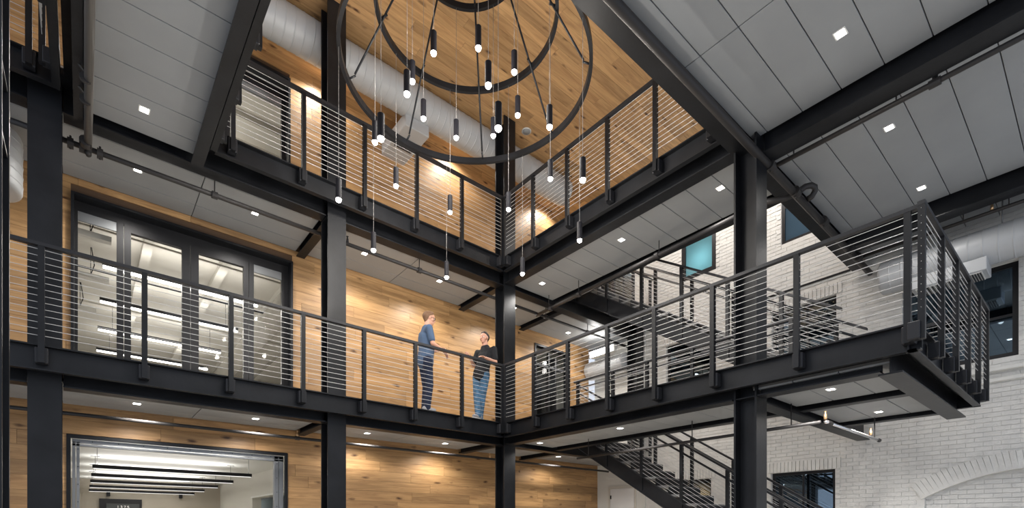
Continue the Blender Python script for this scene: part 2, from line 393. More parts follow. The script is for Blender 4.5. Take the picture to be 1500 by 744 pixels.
# ------------------------------------------------------------------ stairs
SL = .63; YT = 7.60
def stair(F, label, lr, tr):
    z0 = F - 3.22 if F == F2 else F2
    n = 18; rise = (F - z0) / n; run = rise / SL; yb = YT - n*run
    root = thing('steel_staircase', label, 'stair', (8.85, yb, z0))
    for x, nm in ((8.27, 'stringer'), (9.39, 'stringer')):
        pts = [(YT+.02, F-.02), (YT+.02, F-.36), (YT-.35, F-.36-.20), (yb+.0, z0-.0+.0), (yb-.0, z0+.20)]
        pts = [(YT+.02, F+.01), (YT+.02, F-.33), (yb+.10, z0), (yb-.25, z0), (yb-.25, z0+.03)]
        zz = lambda y: F + SL*(y-YT)
        pts = [(YT+.02, zz(YT)+.02), (YT+.02, zz(YT)-.31), (yb+.42, z0), (yb-.02, z0), (yb-.02, zz(yb)+.03)]
        st = prism('stringer', pts, 'X', x-.01, x+.01, STEEL, root)
        for dz in (-.30, .01):
            bm = bmesh.new(); a = Vector((x, YT, zz(YT)+dz)); y1 = yb + (.42 if dz < 0 else 0); b = Vector((x, y1, zz(y1)+dz))
            V = [bm.verts.new(p + Vector((ox, 0, oz)) - a) for p in (a, b) for ox, oz in ((-.035, -.008), (.035, -.008), (.035, .008), (-.035, .008))]
            for f in ((0,1,2,3),(7,6,5,4),(0,4,5,1),(1,5,6,2),(2,6,7,3),(3,7,4,0)): bm.faces.new([V[i] for i in f])
            bmesh.ops.recalc_face_normals(bm, faces=bm.faces[:])
            put('stringer_flange', mesh_of(bm, 'stringer_flange', STEEL2), st, a)
    bm = bmesh.new(); bbox(bm, -.55, .55, -run*.52, run*.52, -.045, 0); TR = mesh_of(bm, 'tread', TREAD)
    bm = bmesh.new(); bbox(bm, -.55, .55, -.006, .006, -rise*.95, -.03); RS = mesh_of(bm, 'riser', STEEL)
    for i in range(n-1):
        y = yb + run*(i+.5); zt = z0 + rise*(i+1)
        t_ = put('tread', TR, root, (8.83, y, zt)); 
        if i > 0: put('riser', RS, root, (8.83, y - run*.5, zt))
    railing(lr, (8.27, YT), (8.27, yb), F+.03, z0+.03, [.82+.86*k for k in range(5)], (0, 0), hand=(.07, 0), drop=.30)
    railing(tr, (9.42, YT), (9.42, yb), F+.03, z0+.03, [.35+.86*k+.86 for k in range(5)], (0, 0), hand=(-.07, 0), drop=.20)
    return root
stair(F2, 'lower black steel stair climbing from the ground to the second floor', 'sloping cable railing on the near side of the lower stair', 'sloping cable railing on the wall side of the lower stair')
stair(F3, 'upper black steel stair climbing from the platform to the third floor', 'sloping cable railing on the near side of the upper stair', 'sloping cable railing on the wall side of the upper stair')

# ------------------------------------------------------------------ walls: oak plank wall and oak ceiling
bm = bmesh.new(); bbox(bm, -.5, .5, -.5, .5, -.5, .5); PLW = mesh_of(bm, 'plank', WOOD)
bm = bmesh.new(); bbox(bm, -.5, .5, -.5, .5, -.5, .5); PLC = mesh_of(bm, 'plank', WOODC)
def cut(segs, holes):
    for h0, h1 in holes:
        out = []
        for a, b in segs:
            if h1 <= a or h0 >= b: out.append((a, b)); continue
            if h0 > a: out.append((a, h0))
            if h1 < b: out.append((h1, b))
        segs = out
    return segs
holesW = [(-.18, 2.765, 0, 2.49), (-.134, 2.842, F2, 5.89), (-.13, 2.80, F3, 9.11), (8.70, 9.92, F2, 5.83)]
def wallrects(u0, u1, v0, v1, holes):
    us = sorted({u0, u1, *[min(max(h[i], u0), u1) for h in holes for i in (0, 1)]}); vs = sorted({v0, v1, *[min(max(h[i], v0), v1) for h in holes for i in (2, 3)]})
    for a, b in zip(us, us[1:]):
        for c, d in zip(vs, vs[1:]):
            m_, k = (a+b)/2, (c+d)/2
            if not any(h[0] < m_ < h[1] and h[2] < k < h[3] for h in holes): yield a, b, c, d
def oak_wall(z0, z1, xmax):
    r = sroot('wall_back', (4, YW, z0)); bm = bmesh.new(); H = [h for h in holesW if h[3] > z0 and h[2] < z1]
    for a, b, c, d in wallrects(-3.8, xmax, z0, z1, H): bbox(bm, a-4, b-4, .022, .13, c-z0, d-z0)
    put('wall_backing', mesh_of(bm, 'wall_backing', BACK), r, (4, YW, z0))
    z = z0; k = 0
    PH = .20
    while z < z1 - .01:
        zt = min(z + PH, z1); x = -3.8 + random.uniform(-1.6, 0)
        while x < xmax:
            l = random.uniform(1.3, 2.6); seg = [(max(x, -3.8), min(x+l, xmax))]; x += l
            if seg[0][1] - seg[0][0] < .02: continue
            mz = (z + zt) / 2
            for a, b in cut(seg, [(h[0], h[1]) for h in H if h[2] < mz + .08 and h[3] > mz - .08]):
                if b - a < .03: continue
                # clip plank height against hole edges
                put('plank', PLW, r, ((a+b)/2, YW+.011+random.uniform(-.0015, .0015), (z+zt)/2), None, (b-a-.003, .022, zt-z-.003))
        z = zt
    return r
# head strips over the openings are closed by the steel frames
oak_wall(.9, 2.95, XW); oak_wall(F2, 6.12, 10.75); oak_wall(F3, ZC, XW)
box('wall_panel', -3.8, XW, YW+.02, YW+.12, 2.95, F2, BACK, sroot('wall_back', (4, YW, 2.95)))
r = sroot('wall_back', (4, YW, 6.12)); box('wall_panel', -3.8, XW, YW+.02, YW+.12, 6.12, F3, BACK, r)
r = sroot('wall_back', (4, YW, 0)); 
box('wall_panel', 2.765, XW, YW, YW+.12, 0, .9, WOOD, r); box('wall_panel', -3.8, -.18, YW, YW+.12, 0, .9, WOOD, r)

rc = sroot('ceiling', (5, 6, ZC)); box('ceiling_backing', -4, XW+.3, -1, YW+.2, ZC+.024, ZC+.10, BACK, rc)
y = 1.6; 
while y < YW - .01:
    yt = min(y + .19, YW); x = -1.6 + random.uniform(-1.5, 0)
    while x < XW:
        l = random.uniform(1.3, 2.7); a, b = max(x, -1.6), min(x+l, XW); x += l
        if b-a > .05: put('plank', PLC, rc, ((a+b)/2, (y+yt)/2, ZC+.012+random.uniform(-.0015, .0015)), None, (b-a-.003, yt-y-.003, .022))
    y = yt

# ------------------------------------------------------------------ right wall: painted brick
WIN = {  # y0,y1,z0,z1
 'a': (3.51, 4.71, .9, 2.32), 'b': (6.06, 7.25, .9, 2.32), 'c': (3.49, 4.70, 4.2, 5.70), 'd': (6.06, 7.25, 4.2, 5.70),
 'e': (.98, 2.45, 3.88, 5.37), 'f': (5.94, 6.82, 7.14, 8.45), 'g': (3.62, 4.506, 7.08, 8.3), 'h': (8.22, 9.40, F3, 8.75)}
rb = sroot('wall_right', (XW, 4, 0))
bm = bmesh.new()
archC, archZ, archR = .58, -.87, 3.0
for a, b, c, d in wallrects(-1.5, YW+.12, 0, ZC, list(WIN.values()) + [(-1.5, 2.142, 0, 2.3)]): bbox(bm, .007, .35, a-4, b-4, c, d)
put('wall_backing', mesh_of(bm, 'wall_backing', MORTAR), rb, (XW, 4, 0))
# wall filling around the arched recess
bm = bmesh.new(); npt = 14; prev = None
for i in range(npt+1):
    yy = -1.5 + (2.142+1.5) * i / npt; zz = archZ + math.sqrt(max(0, archR**2 - (yy-archC)**2)); cur = (yy, zz)
    if prev:
        vs = [bm.verts.new((x_, y_-4, z_)) for x_ in (.012, .35) for y_, z_ in ((prev[0], prev[1]), (cur[0], cur[1]), (cur[0], 2.3), (prev[0], 2.3))]
        for f in ((0,3,2,1),(4,5,6,7),(0,1,5,4)): bm.faces.new([vs[j] for j in f])
    prev = cur
put('wall_infill', mesh_of(bm, 'wall_infill', MORTAR), rb, (XW, 4, 0))
box('recess_panel', XW+.12, XW+.35, -1.5, 2.142, 0, 2.3, MORTAR, rb)
cand = []   # (area, centre, dims, tilt)
def fwd(x, y): return x*.6442 + y*.7648
def addbrick(xc, yc, zc, dx, dy, dz, rx=0.0): cand.append((dy*dz / fwd(xc, yc)**2, (xc, yc, zc), (dx, dy, dz), rx))
LINT = [(k, v) for k, v in WIN.items() if k in 'abcdfg']
CH = .076; BL = .215
z = .9; row = 0
while z < ZC - .02:
    zt = z + CH; mz = z + CH/2
    y = -1.3 - (BL/2 if row % 2 else 0)
    hol = [(v[0], v[1]) for v in WIN.values() if v[2] < zt-.01 and v[3] > z+.01]
    hol += [(v[0]-.10, v[1]+.10) for k, v in LINT if v[3]-.01 <= mz <= v[3]+.225]
    dep = 0
    top = 7.85
    while y < top:
        for a, b in cut([(y, min(y+BL, top))], hol):
            if b-a < .03: continue
            my = (a+b)/2; off = 0
            if my < 2.142:
                rr = math.hypot(my-archC, mz-archZ)
                if archR - .02 < rr < archR + .30 and mz > 1.6: continue
                if rr <= archR - .02: off = .108
            addbrick(XW+.012+off - random.uniform(.0, .006), my, mz, .026, b-a-.0035, CH-.008)
        y += BL
    z = zt; row += 1
for k, v in LINT:      # soldier course over each window
    y = v[0]-.10
    while y < v[1]+.09:
        addbrick(XW+.004-random.uniform(0, .010), y+.036, v[3]+.11, .034, .062, .205, random.uniform(-.03, .03)); y += .0735
    for i in range(int((v[3]-v[2])/.1)):      # toothed jamb bricks
        for yy in (v[0]-.045, v[1]+.045): addbrick(XW+.002, yy, v[3]-.05-.1*i, .03, .08, .06)
a = math.acos((2.142-archC)/archR)
th_ = a
while th_ < R(125):
    rr = archR + .145; yy = archC + rr*math.cos(th_); zz = archZ + rr*math.sin(th_)
    addbrick(XW+.0-random.uniform(0, .010), yy, zz,   .045, .0715, .29, th_ - R(90)); th_ += .0238
cand = [c for c in cand if c[1][1] < 7.9]
cand.sort(key=lambda c: -c[0])
BR = []
for q in range(5):
    bm = bmesh.new(); vs = bbox(bm, -.5, .5, -.5, .5, -.5, .5)
    for v in vs: v.co.y += random.uniform(-.025, .025); v.co.z += random.uniform(-.05, .05); v.co.x += random.uniform(-.06, .06)
    BR.append(mesh_of(bm, 'brick', BRICK))
vis = [c for c in cand if (c[1][2] > 1.5)]
for i, c in enumerate(vis[:300]): put('brick', BR[i % 5], rb, c[1], (c[3], 0, 0), c[2])
rest = vis[300:] + [c for c in cand if c[1][2] <= 1.5]
bm = bmesh.new()
for A, c, dm, rx in rest:
    vs = bbox(bm, *[s*.5*d for d in dm for s in (-1, 1)])
    for v in vs:
        y_, z_ = v.co.y, v.co.z
        if rx: v.co.y, v.co.z = y_*math.cos(rx)-z_*math.sin(rx), y_*math.sin(rx)+z_*math.cos(rx)
        v.co += Vector((c[0]-XW+random.uniform(-.002, .002), c[1]-4, c[2]))
o = put('brickwork', mesh_of(bm, 'brickwork', BRICK), rb, (XW, 4, 0)); o['kind'] = 'stuff'
# plain plastered part next to the oak wall, sill band, iron strip
box('plaster_panel', XW-.03, XW+.02, 7.86, YW+.1, 0, F3-.1, WHITE, rb)
box('plaster_panel', XW-.03, XW+.02, 7.86, 8.2, F3-.1, ZC, WHITE, rb)
d4 = sroot('door_4', (XW-.03, 8.58, 0)); box('door_leaf', XW-.045, XW-.031, 8.19, 8.98, 0, 2.22, plain('white_door', (.80, .81, .82), .45), d4)
box('door_casing', XW-.05, XW-.03, 8.99, 9.05, 0, 2.30, OFFW, d4); box('door_casing', XW-.05, XW-.03, 8.12, 8.18, 0, 2.30, OFFW, d4); box('door_casing', XW-.05, XW-.03, 8.18, 8.99, 2.23, 2.30, OFFW, d4)
box('door_hinge', XW-.055, XW-.044, 8.94, 8.98, 1.95, 2.05, BELT, d4)
box('sill_band', XW-.12, XW+.05, -1.5, 2.75, 3.66, 3.72, WHITE, rb, .01)
box('sill_band', XW-.07, XW+.05, -1.5, 2.75, 3.50, 3.56, WHITE, rb, .01)
box('ledger_angle', XW-.03, XW+.01, 3.25, 4.9, 6.05, 6.085, STEEL, rb)

def window(key, name, pane, mull_y=(), mull_z=(), fr=.06, dep=.10, fm=None):
    y0, y1, z0, z1 = WIN[key]; fm = fm or FRAMEB
    r = sroot(name, (XW+dep, (y0+y1)/2, z0))
    x0, x1 = XW+dep-.03, XW+dep+.03
    box('window_frame', x0, x1, y0, y1, z0, z0+fr, fm, r); box('window_frame', x0, x1, y0, y1, z1-fr, z1, fm, r)
    box('window_frame', x0, x1, y0, y0+fr, z0+fr, z1-fr, fm, r); box('window_frame', x0, x1, y1-fr, y1, z0+fr, z1-fr, fm, r)
    ys = [y0+fr] + [y0+(y1-y0)*t for t in mull_y] + [y1-fr]; zs = [z0+fr] + [z0+(z1-z0)*t for t in mull_z] + [z1-fr]
    for t in ys[1:-1]: box('mullion', x0+.01, x1-.01, t-.018, t+.018, z0+fr, z1-fr, fm, r)
    for t in zs[1:-1]: box('glazing_bar', x0+.01, x1-.01, y0+fr, y1-fr, t-.018, t+.018, fm, r)
    for a, b in zip(ys, ys[1:]):
        for c, d in zip(zs, zs[1:]): box('pane', XW+dep-.004, XW+dep+.004, a, b, c, d, pane, r)
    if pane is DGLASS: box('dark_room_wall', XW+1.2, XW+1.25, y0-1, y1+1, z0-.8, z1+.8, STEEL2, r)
    return r
window('a', 'window_1', DGLASS, (.5,), (.35,)); window('b', 'window_2', DGLASS, (.5,), (.35,))
window('c', 'window_3', DGLASS, (.45,), (.35, .68)); window('d', 'window_4', DGLASS, (.45,), (.35, .68))
window('e', 'window_5', DGLASS, (), (.45,), .075); window('f', 'window_6', FROST, (), (), .10, .03)
window('g', 'window_7', SKYPANE, (), (.62,), .06, .06); 
window('h', 'door_1', DGLASS, (.35, .68), (), .06)
def lamp(kind, name, loc, power, col=(1, .93, .84), parent=None, **kw):
    l = bpy.data.lights.new(name, kind); l.energy = power*POW; l.color = col
    for k, v in kw.items(): setattr(l, k, v)
    o = bpy.data.objects.new(name, l); COL.objects.link(o)
    loc = Vector(loc)
    if parent: o.parent = parent; loc -= wloc(parent)
    o.location = loc; return o
# lamp in the room behind the frosted window
box('bathroom_shell', XW+.9, XW+.95, 5.4, 7.3, 6.6, 9, WHITE, sroot('wall_far', (XW+.9, 6.4, 6.6)))
lamp('POINT', 'frosted_room_lamp', (XW+.38, 6.33, 7.55), 5, (.80, .97, 1), shadow_soft_size=.08)

# ------------------------------------------------------------------ framed openings in the oak wall
def opening(name, x0, x1, z0, z1, d0=-.06, d1=.24, t=.035):
    r = sroot(name, ((x0+x1)/2, YW, z0))
    box('opening_liner', x0, x1, YW+d0, YW+d1, z1-t, z1, STEEL, r)
    box('opening_liner', x0, x0+t, YW+d0, YW+d1, z0, z1-t, STEEL, r); box('opening_liner', x1-t, x1, YW+d0, YW+d1, z0, z1-t, STEEL, r)
    return r
op = opening('window_8', -.134, 2.842, F2, 5.89)
def glazed(r, F, top_side, top_door, mulls=((.38, .55), (1.20, 1.43), (2.085, 2.245)), yg=9.60, x0=-.06, x1=2.70):
    Y0, Y1 = yg-.03, yg+.03
    box('head_frame', x0-.04, x1+.11, Y0, Y1, top_side, top_side+.17, FRAMEB, r)
    box('side_frame', x0-.06, x0, Y0, Y1, F, top_side, FRAMEB, r); box('side_frame', x1, x1+.12, Y0, Y1, F, top_side, FRAMEB, r)
    for a, b in mulls:
        m_ = (a+b)/2; w_ = (b-a)/2
        box('door_stile', a, m_-.004, Y0-.01, Y1, F, top_side, FRAMEB, r); box('door_stile', m_+.004, b, Y0-.01, Y1, F, top_side, FRAMEB, r)
    E = [x0] + [v for m_ in mulls for v in m_] + [x1]
    for i in range(0, len(E), 2):
        a, b = E[i], E[i+1]; side = i in (0, len(E)-2); tp = top_side if side else top_door
        if side: box('blind_strip', a, b, yg-.02, yg+.01, tp-.13, tp, SILV, r); tp -= .13
        else: box('door_rail', a, b, Y0-.01, Y1, top_door, top_side, FRAMEB, r)
        box('door_rail', a, b, Y0-.01, Y1, F, F+.10, FRAMEB, r)
        box('glass_pane', a, b, yg-.004, yg+.004, F+.10, tp, GLASS, r)
glazed(op, F2, 5.72, 5.62)
op3 = opening('window_9', -.13, 2.80, F3, 9.11)
glazed(op3, F3, 8.80, 8.70, ((.6, .82), (1.70, 1.95)))
opk = opening('door_2', -.18, 2.765, 0, 2.49, -.02, .04, .045)
# grey galvanised roller frame inside the kitchen opening
for x0, x1 in ((-.12, -.085), (-.075, -.04)): box('track_angle', x0, x1, YW+.05, YW+.14, 0, 2.40, SILV, opk)
for x0, x1 in ((2.56, 2.625), (2.635, 2.71)): box('track_angle', x0, x1, YW+.05, YW+.14, 0, 2.43, SILV, opk)
box('track_header', -.12, 2.71, YW+.05, YW+.09, 2.385, 2.44, SILV, opk); box('track_header', -.12, 2.71, YW+.05, YW+.14, 2.345, 2.375, SILV, opk)
bz = bmesh.new(); tubebm(bz, [(0,-.004,0),(0,.004,0)], .007, 6); RIV = mesh_of(bz, 'bolt', BELT)
for i in range(9):
    put('bolt', RIV, opk, (-.0575, YW+.048, .3+.25*i)); put('bolt', RIV, opk, (2.60, YW+.048, .3+.25*i)); put('bolt', RIV, opk, (.1+.3*i, YW+.048, 2.415))
# second floor doorway
opd = opening('door_3', 8.70, 9.92, F2, 5.83, -.02, .12, .05)
box('door_leaf', 9.45, 9.50, YW+.02, YW+1.05, F2, 5.6, FRAMEB, opd); box('door_frame', 8.75, 8.80, YW+.02, YW+.12, F2, 5.7, FRAMEB, opd)
box('sidelight_mullion', 9.22, 9.27, YW+.03, YW+.11, F2, 5.7, FRAMEB, opd)
box('glass_pane', 8.80, 9.22, YW+.06, YW+.068, F2, 5.7, GLASS, opd)
box('transom_bar', 8.80, 9.87, YW+.03, YW+.11, 5.30, 5.36, FRAMEB, opd)
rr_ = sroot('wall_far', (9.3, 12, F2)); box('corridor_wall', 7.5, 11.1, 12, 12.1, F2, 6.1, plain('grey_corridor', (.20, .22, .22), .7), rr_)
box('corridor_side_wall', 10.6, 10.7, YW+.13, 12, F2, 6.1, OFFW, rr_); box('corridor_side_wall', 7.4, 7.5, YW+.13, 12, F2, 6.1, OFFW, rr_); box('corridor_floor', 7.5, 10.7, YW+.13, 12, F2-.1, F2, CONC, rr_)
box('corridor_ceiling', 7.5, 11.1, 9.6, 12, 6.0, 6.05, OFFW, rr_)
lamp('POINT', 'corridor_lamp', (8.6, 10.8, 5.4), 3, (.95, 1, 1), shadow_soft_size=.15)

# ------------------------------------------------------------------ kitchen behind the ground floor opening
k = sroot('wall_far', (2, 21.5, 0))
box('kitchen_end_wall', -3, 3.9, 21.5, 21.6, 0, 2.75, BEIGE, k)
box('kitchen_left_wall', -3.1, -3, 9.6, 21.6, 0, 2.75, OFFW, k)
k2 = sroot('wall_right', (3.9, 15, 0))
bm = bmesh.new()
for a, b, c, d in wallrects(9.6, 21.5, 0, 2.75, [(10.5, 16.8, 0, 2.05)]): bbox(bm, 0, .25, a-15, b-15, c, d)
put('kitchen_side_wall', mesh_of(bm, 'kitchen_side_wall', OFFW), k2, (3.9, 15, 0))
box('recess_wall', 5.2, 5.3, 9.6, 22, 0, 2.6, plain('pale_green_wall', (.50, .54, .46), .7), k2); box('recess_ceiling', 4.15, 5.3, 9.6, 22, 2.2, 2.25, OFFW, k2)
box('reveal_trim', 3.86, 3.9, 10.5, 16.8, 2.05, 2.09, WHITE, k2)
kc = sroot('ceiling', (1, 15, 2.75)); box('kitchen_ceiling', -3.1, 5.3, 9.6, 21.6, 2.75, 2.80, WHITE, kc)
box('bulkhead', -3, -.35, 17, 21.5, 2.45, 2.75, OFFW, kc)
for i, (y, x1) in enumerate(((12.42, 2.87), (14.48, 2.92), (16.5, 2.94), (18.57, 2.93), (20.6, 2.95))):
    L_ = ('nearest', 'second', 'third', 'fourth', 'farthest')[i]
    t = thing('linear_pendant_light', f'{L_} black linear light bar hanging in the ground floor room', 'light', (.13, y, 2.35), 'linear lights in the ground floor room')
    box('housing', .13, x1, y-.03, y+.03, 2.30, 2.37, FRAMEB, t); box('lens', .14, x1-.01, y-.013, y+.013, 2.292, 2.299, BARK, t)
    u_ = lamp('AREA', 'added_uplight', (1.5, y, 2.385), 17, (1, .98, .95), t, size=2.6, size_y=.05, shape='RECTANGLE'); u_.rotation_euler = (math.pi, 0, 0)  # upward light added to brighten the room ceiling; the bars glow only below
    lamp('AREA', 'downlight_lamp', (1.5, y, 2.28), 7, (1, .97, .92), t, size=2.6, size_y=.05, shape='RECTANGLE')
    for x in (.2, x1-.06): tube('suspension_wire', [(x, y, 2.37), (x, y, 2.75)], .004, STEEL2, t, 5); 
    for x in (.2, x1-.06): box('ceiling_plate', x-.08, x+.08, y-.015, y+.015, 2.74, 2.749, STEEL2, t)
for x, nm in ((.63, 'left'), (2.65, 'right')): tag(box('wall_speaker', x-.05, x+.05, 21.38, 21.5, 2.20, 2.42, BELT), f'small black box high on the beige end wall, {nm} of the pair', 'speaker')
s_ = thing('menu_board', 'dark framed sign board with white digits on the beige end wall', 'sign', (.97, 21.45, 1.2))
box('frame', .40, 1.53, 21.42, 21.5, .9, 2.115, BELT, s_); box('board', .58, 1.46, 21.41, 21.42, .95, 1.96, plain('chalk_grey', (.06, .065, .065), .7), s_)
def text(name, s, loc, size, mat, parent, rot):
    cu = bpy.data.curves.new(name, 'FONT'); cu.body = s; cu.size = size; cu.align_x = 'CENTER'; cu.extrude = .003; cu.space_character = 1.35
    o = bpy.data.objects.new('tmp', cu); COL.objects.link(o); dg = bpy.context.evaluated_depsgraph_get()
    me = bpy.data.meshes.new_from_object(o.evaluated_get(dg)); bpy.data.objects.remove(o); me.materials.clear(); me.materials.append(mat)
    return put(name, me, parent, loc, rot)
text('lettering', '1375', (1.02, 21.405, 1.80), .135, TEXTW, s_, (R(90), 0, 0))


# ------------------------------------------------------------------ office behind the second floor glazing
k = sroot('wall_far', (1, 18.5, F2)); box('office_end_wall', -5, 8.5, 18.5, 18.6, F2, 6.2, OFFW, k); box('office_side_wall', 5.2, 5.3, 9.6, 18.5, F2, 6.2, OFFW, k)
box('office_left_wall', -3.1, -3, 9.6, 18.5, F2, 6.2, OFFW, k)
kc = sroot('ceiling', (1, 14, 6.1)); box('office_ceiling', -5, 5.3, 9.57, 18.6, 6.10, 6.15, OFFW, kc)
for i in range(7):
    x = -2.6 + 1.15*i; box('joist', x-.07, x+.07, 9.6, 18.5, 5.98, 6.1, OFFW, kc)
tube('exposed_duct', [(3.2, 9.7, 5.75), (3.2, 18.4, 5.75)], .22, OFFW, kc, 16)
for y in (10.3, 12.0, 13.8): tube('conduit', [(-2.8, y, 5.90), (5.1, y+.15, 5.90)], .018, STEEL2 if y == 12.0 else OFFW, kc, 6)
fo = sroot('floor', (1, 14, F2)); box('office_floor', -5, 8.5, YW+.02, 18.6, F2-.12, F2-.02, CONC, fo)
for i, y in enumerate((10.92, 12.65, 14.48, 16.23)):
    L_ = ('nearest', 'second', 'third', 'farthest')[i]
    t = thing('linear_pendant_light', f'{L_} long glowing light bar hanging in the upper office', 'light', (.25, y, 5.55), 'linear lights in the upper office')
    box('housing', .24, 2.64, y-.045, y+.045, 5.56, 5.62, STEEL2, t); box('lens', .25, 2.63, y-.04, y+.04, 5.535, 5.559, BARL, t)
    u_ = lamp('AREA', 'added_uplight', (1.45, y, 5.64), 6, (1, .98, .94), t, size=2.3, size_y=.06, shape='RECTANGLE'); u_.rotation_euler = (math.pi, 0, 0)  # added upward light that brightens the office ceiling
    lamp('AREA', 'downlight_lamp', (1.45, y, 5.525), 26, (1, .97, .92), t, size=2.3, size_y=.06, shape='RECTANGLE')
    for x in (.5, 2.4): tube('suspension_wire', [(x, y, 5.62), (x, y, 6.1)], .004, STEEL2, t, 5)
for i, (y, x1) in enumerate(((9.95, .33), (11.6, .35), (13.4, .2))):
    L_ = ('nearest', 'middle', 'farthest')[i]
    t = thing('linear_pendant_light', f'{L_} unlit white light bar at the left of the upper office', 'light', (-1.9, y, 5.55), 'unlit linear lights in the upper office')
    box('housing', -2.0, x1, y-.06, y+.06, 5.54, 5.62, WHITE, t)
    tube('suspension_wire', [(x1-.25, y, 5.62), (x1-.25, y, 6.1)], .005, STEEL2, t, 5)
    tube('power_cord', [(x1-.25, y, 5.62), (x1-.2, y, 5.8), (x1-.24, y, 6.1)], .008, STEEL2, t, 5)

k = sroot('wall_far', (1, 14, F3)); box('upper_room_wall', -3, 5.3, 14, 14.1, F3, 9.4, plain('grey_plaster', (.42, .43, .38), .8), k); box('upper_side_wall', 5.2, 5.3, 9.6, 14, F3, 9.4, OFFW, k)
box('upper_left_wall', -3.1, -3, 9.6, 14, F3, 9.4, OFFW, k)
kc = sroot('ceiling', (1, 12, 9.3)); box('upper_room_ceiling', -3.1, 5.3, 9.57, 14.1, 9.3, 9.35, OFFW, kc)
for i in range(5): box('joist', -3, 5.2, 10.2+.8*i, 10.3+.8*i, 9.18, 9.3, OFFW, kc)
tag(box('linear_pendant_light', -.6, .9, 10.5, 10.6, 8.6, 8.66, BARL), 'short glowing light bar behind the third floor window', 'light')
lamp('POINT', 'upper_room_lamp', (1, 11.5, 8.4), 60, (1, .97, .92), shadow_soft_size=.3)

# ------------------------------------------------------------------ ducts
def ringduct(name, label, axis, c, r, a0, a1, n, cap0=False):
    t = thing(name, label, 'duct', c); seg = 28
    bm = bmesh.new()
    def p(a, rr, k):
        u, v = rr*math.cos(2*math.pi*k/seg), rr*math.sin(2*math.pi*k/seg)
        return {'X': (a-c[0], u, v), 'Y': (u, a-c[1], v), 'Z': (u, v, a-c[2])}[axis]
    L = a1-a0; rings = []; prof = [(a0, r*.86), (a0+.02, r*.97), (a0+.05, r)]
    for i in range(n):
        q = a0 + L*(i+1)/(n+1); prof += [(q-.016, r), (q-.008, r), (q-.004, r+.005), (q+.004, r+.005), (q+.008, r), (q+.016, r)]
    prof += [(a1-.05, r), (a1-.02, r*.97), (a1, r*.86)]
    for a, rr in prof: rings.append([bm.verts.new(p(a, rr, k_)) for k_ in range(seg)])
    for A, B in zip(rings, rings[1:]):
        for k_ in range(seg): bm.faces.new((A[k_], A[(k_+1)%seg], B[(k_+1)%seg], B[k_]))
    bm.faces.new(rings[0]); bm.faces.new(rings[-1]); bmesh.ops.recalc_face_normals(bm, faces=bm.faces[:])
    put('duct_body', mesh_of(bm, 'duct_body', DUCTM, True), t, c)
    return t
d = ringduct('round_duct', 'long white spiral duct under the oak ceiling above the third floor balcony', 'X', (5, 8.44, 9.105), .285, 0.2, 8.75, 58)
box('branch_box', 4.55, 5.05, 8.45, 9.44, 8.62, 8.86, DUCTM, d, .01); g_ = box('grille', 4.62, 4.98, 8.75, 9.05, 8.605, 8.622, SILV, d)
for i in range(6): box('slat', 4.64, 4.96, 8.78+.045*i, 8.80+.045*i, 8.598, 8.606, STEEL2, g_)
d = ringduct('round_duct', 'large white round duct at the right under the grey ceiling', 'Y', (10.55, 1, 5.46), .27, -1.2, 2.62, 22)
b_ = box('grille_box', 10.30, 10.72, 1.24, 2.16, 5.04, 5.24, DUCTM, d, .01)
g_ = box('grille', 10.33, 10.69, 1.30, 2.10, 5.025, 5.041, WHITE, b_ if False else d)
bm = bmesh.new()
for i in range(26): bbox(bm, -.17, .17, -.008, .008, -.006, .006); bmesh.ops.translate(bm, verts=bm.verts[-8:], vec=(0, -.38+.030*i, 0))
put('louvre', mesh_of(bm, 'louvre', STEEL2), g_, (10.51, 1.70, 5.02))
tube('hanger_rod', [(10.55, 1.1, 5.72), (10.55, 1.1, 6.1)], .009, SILV, d); tube('hanger_rod', [(10.55, 2.3, 5.72), (10.55, 2.3, 6.1)], .009, SILV, d)
d = ringduct('round_duct', 'white round duct over the second floor landing beside the doorway', 'Y', (10.75, 8.7, 5.48), .24, 8.16, 9.44, 7)
d = ringduct('round_duct', 'white round duct with ringed joints behind the far left column', 'Z', (-.93, 8.72, 5.5), .36, 5.26, 5.98, 5)
t = thing('ceiling_speaker', 'round white speaker set in the oak ceiling near the duct', 'speaker', (7.03, 7.88, ZC-.01))
tube('speaker_ring', [(7.03, 7.88, ZC-.012), (7.03, 7.88, ZC)], .10, WHITE, t, 24); tube('speaker_mesh', [(7.03, 7.88, ZC-.016), (7.03, 7.88, ZC-.010)], .082, PANEL, t, 24)
# bright linear fixture over the landing
t = thing('wall_light', 'bright white light box beside the landing duct', 'light', (10.35, 8.6, 5.72))
box('housing', 10.28, 10.42, 8.2, 9.0, 5.66, 5.82, WHITE, t); box('lens', 10.27, 10.28, 8.22, 8.98, 5.67, 5.81, BULB, t)
lamp('POINT', 'landing_lamp', (10.05, 8.6, 5.8), 9, (1, .98, .95), shadow_soft_size=.1)

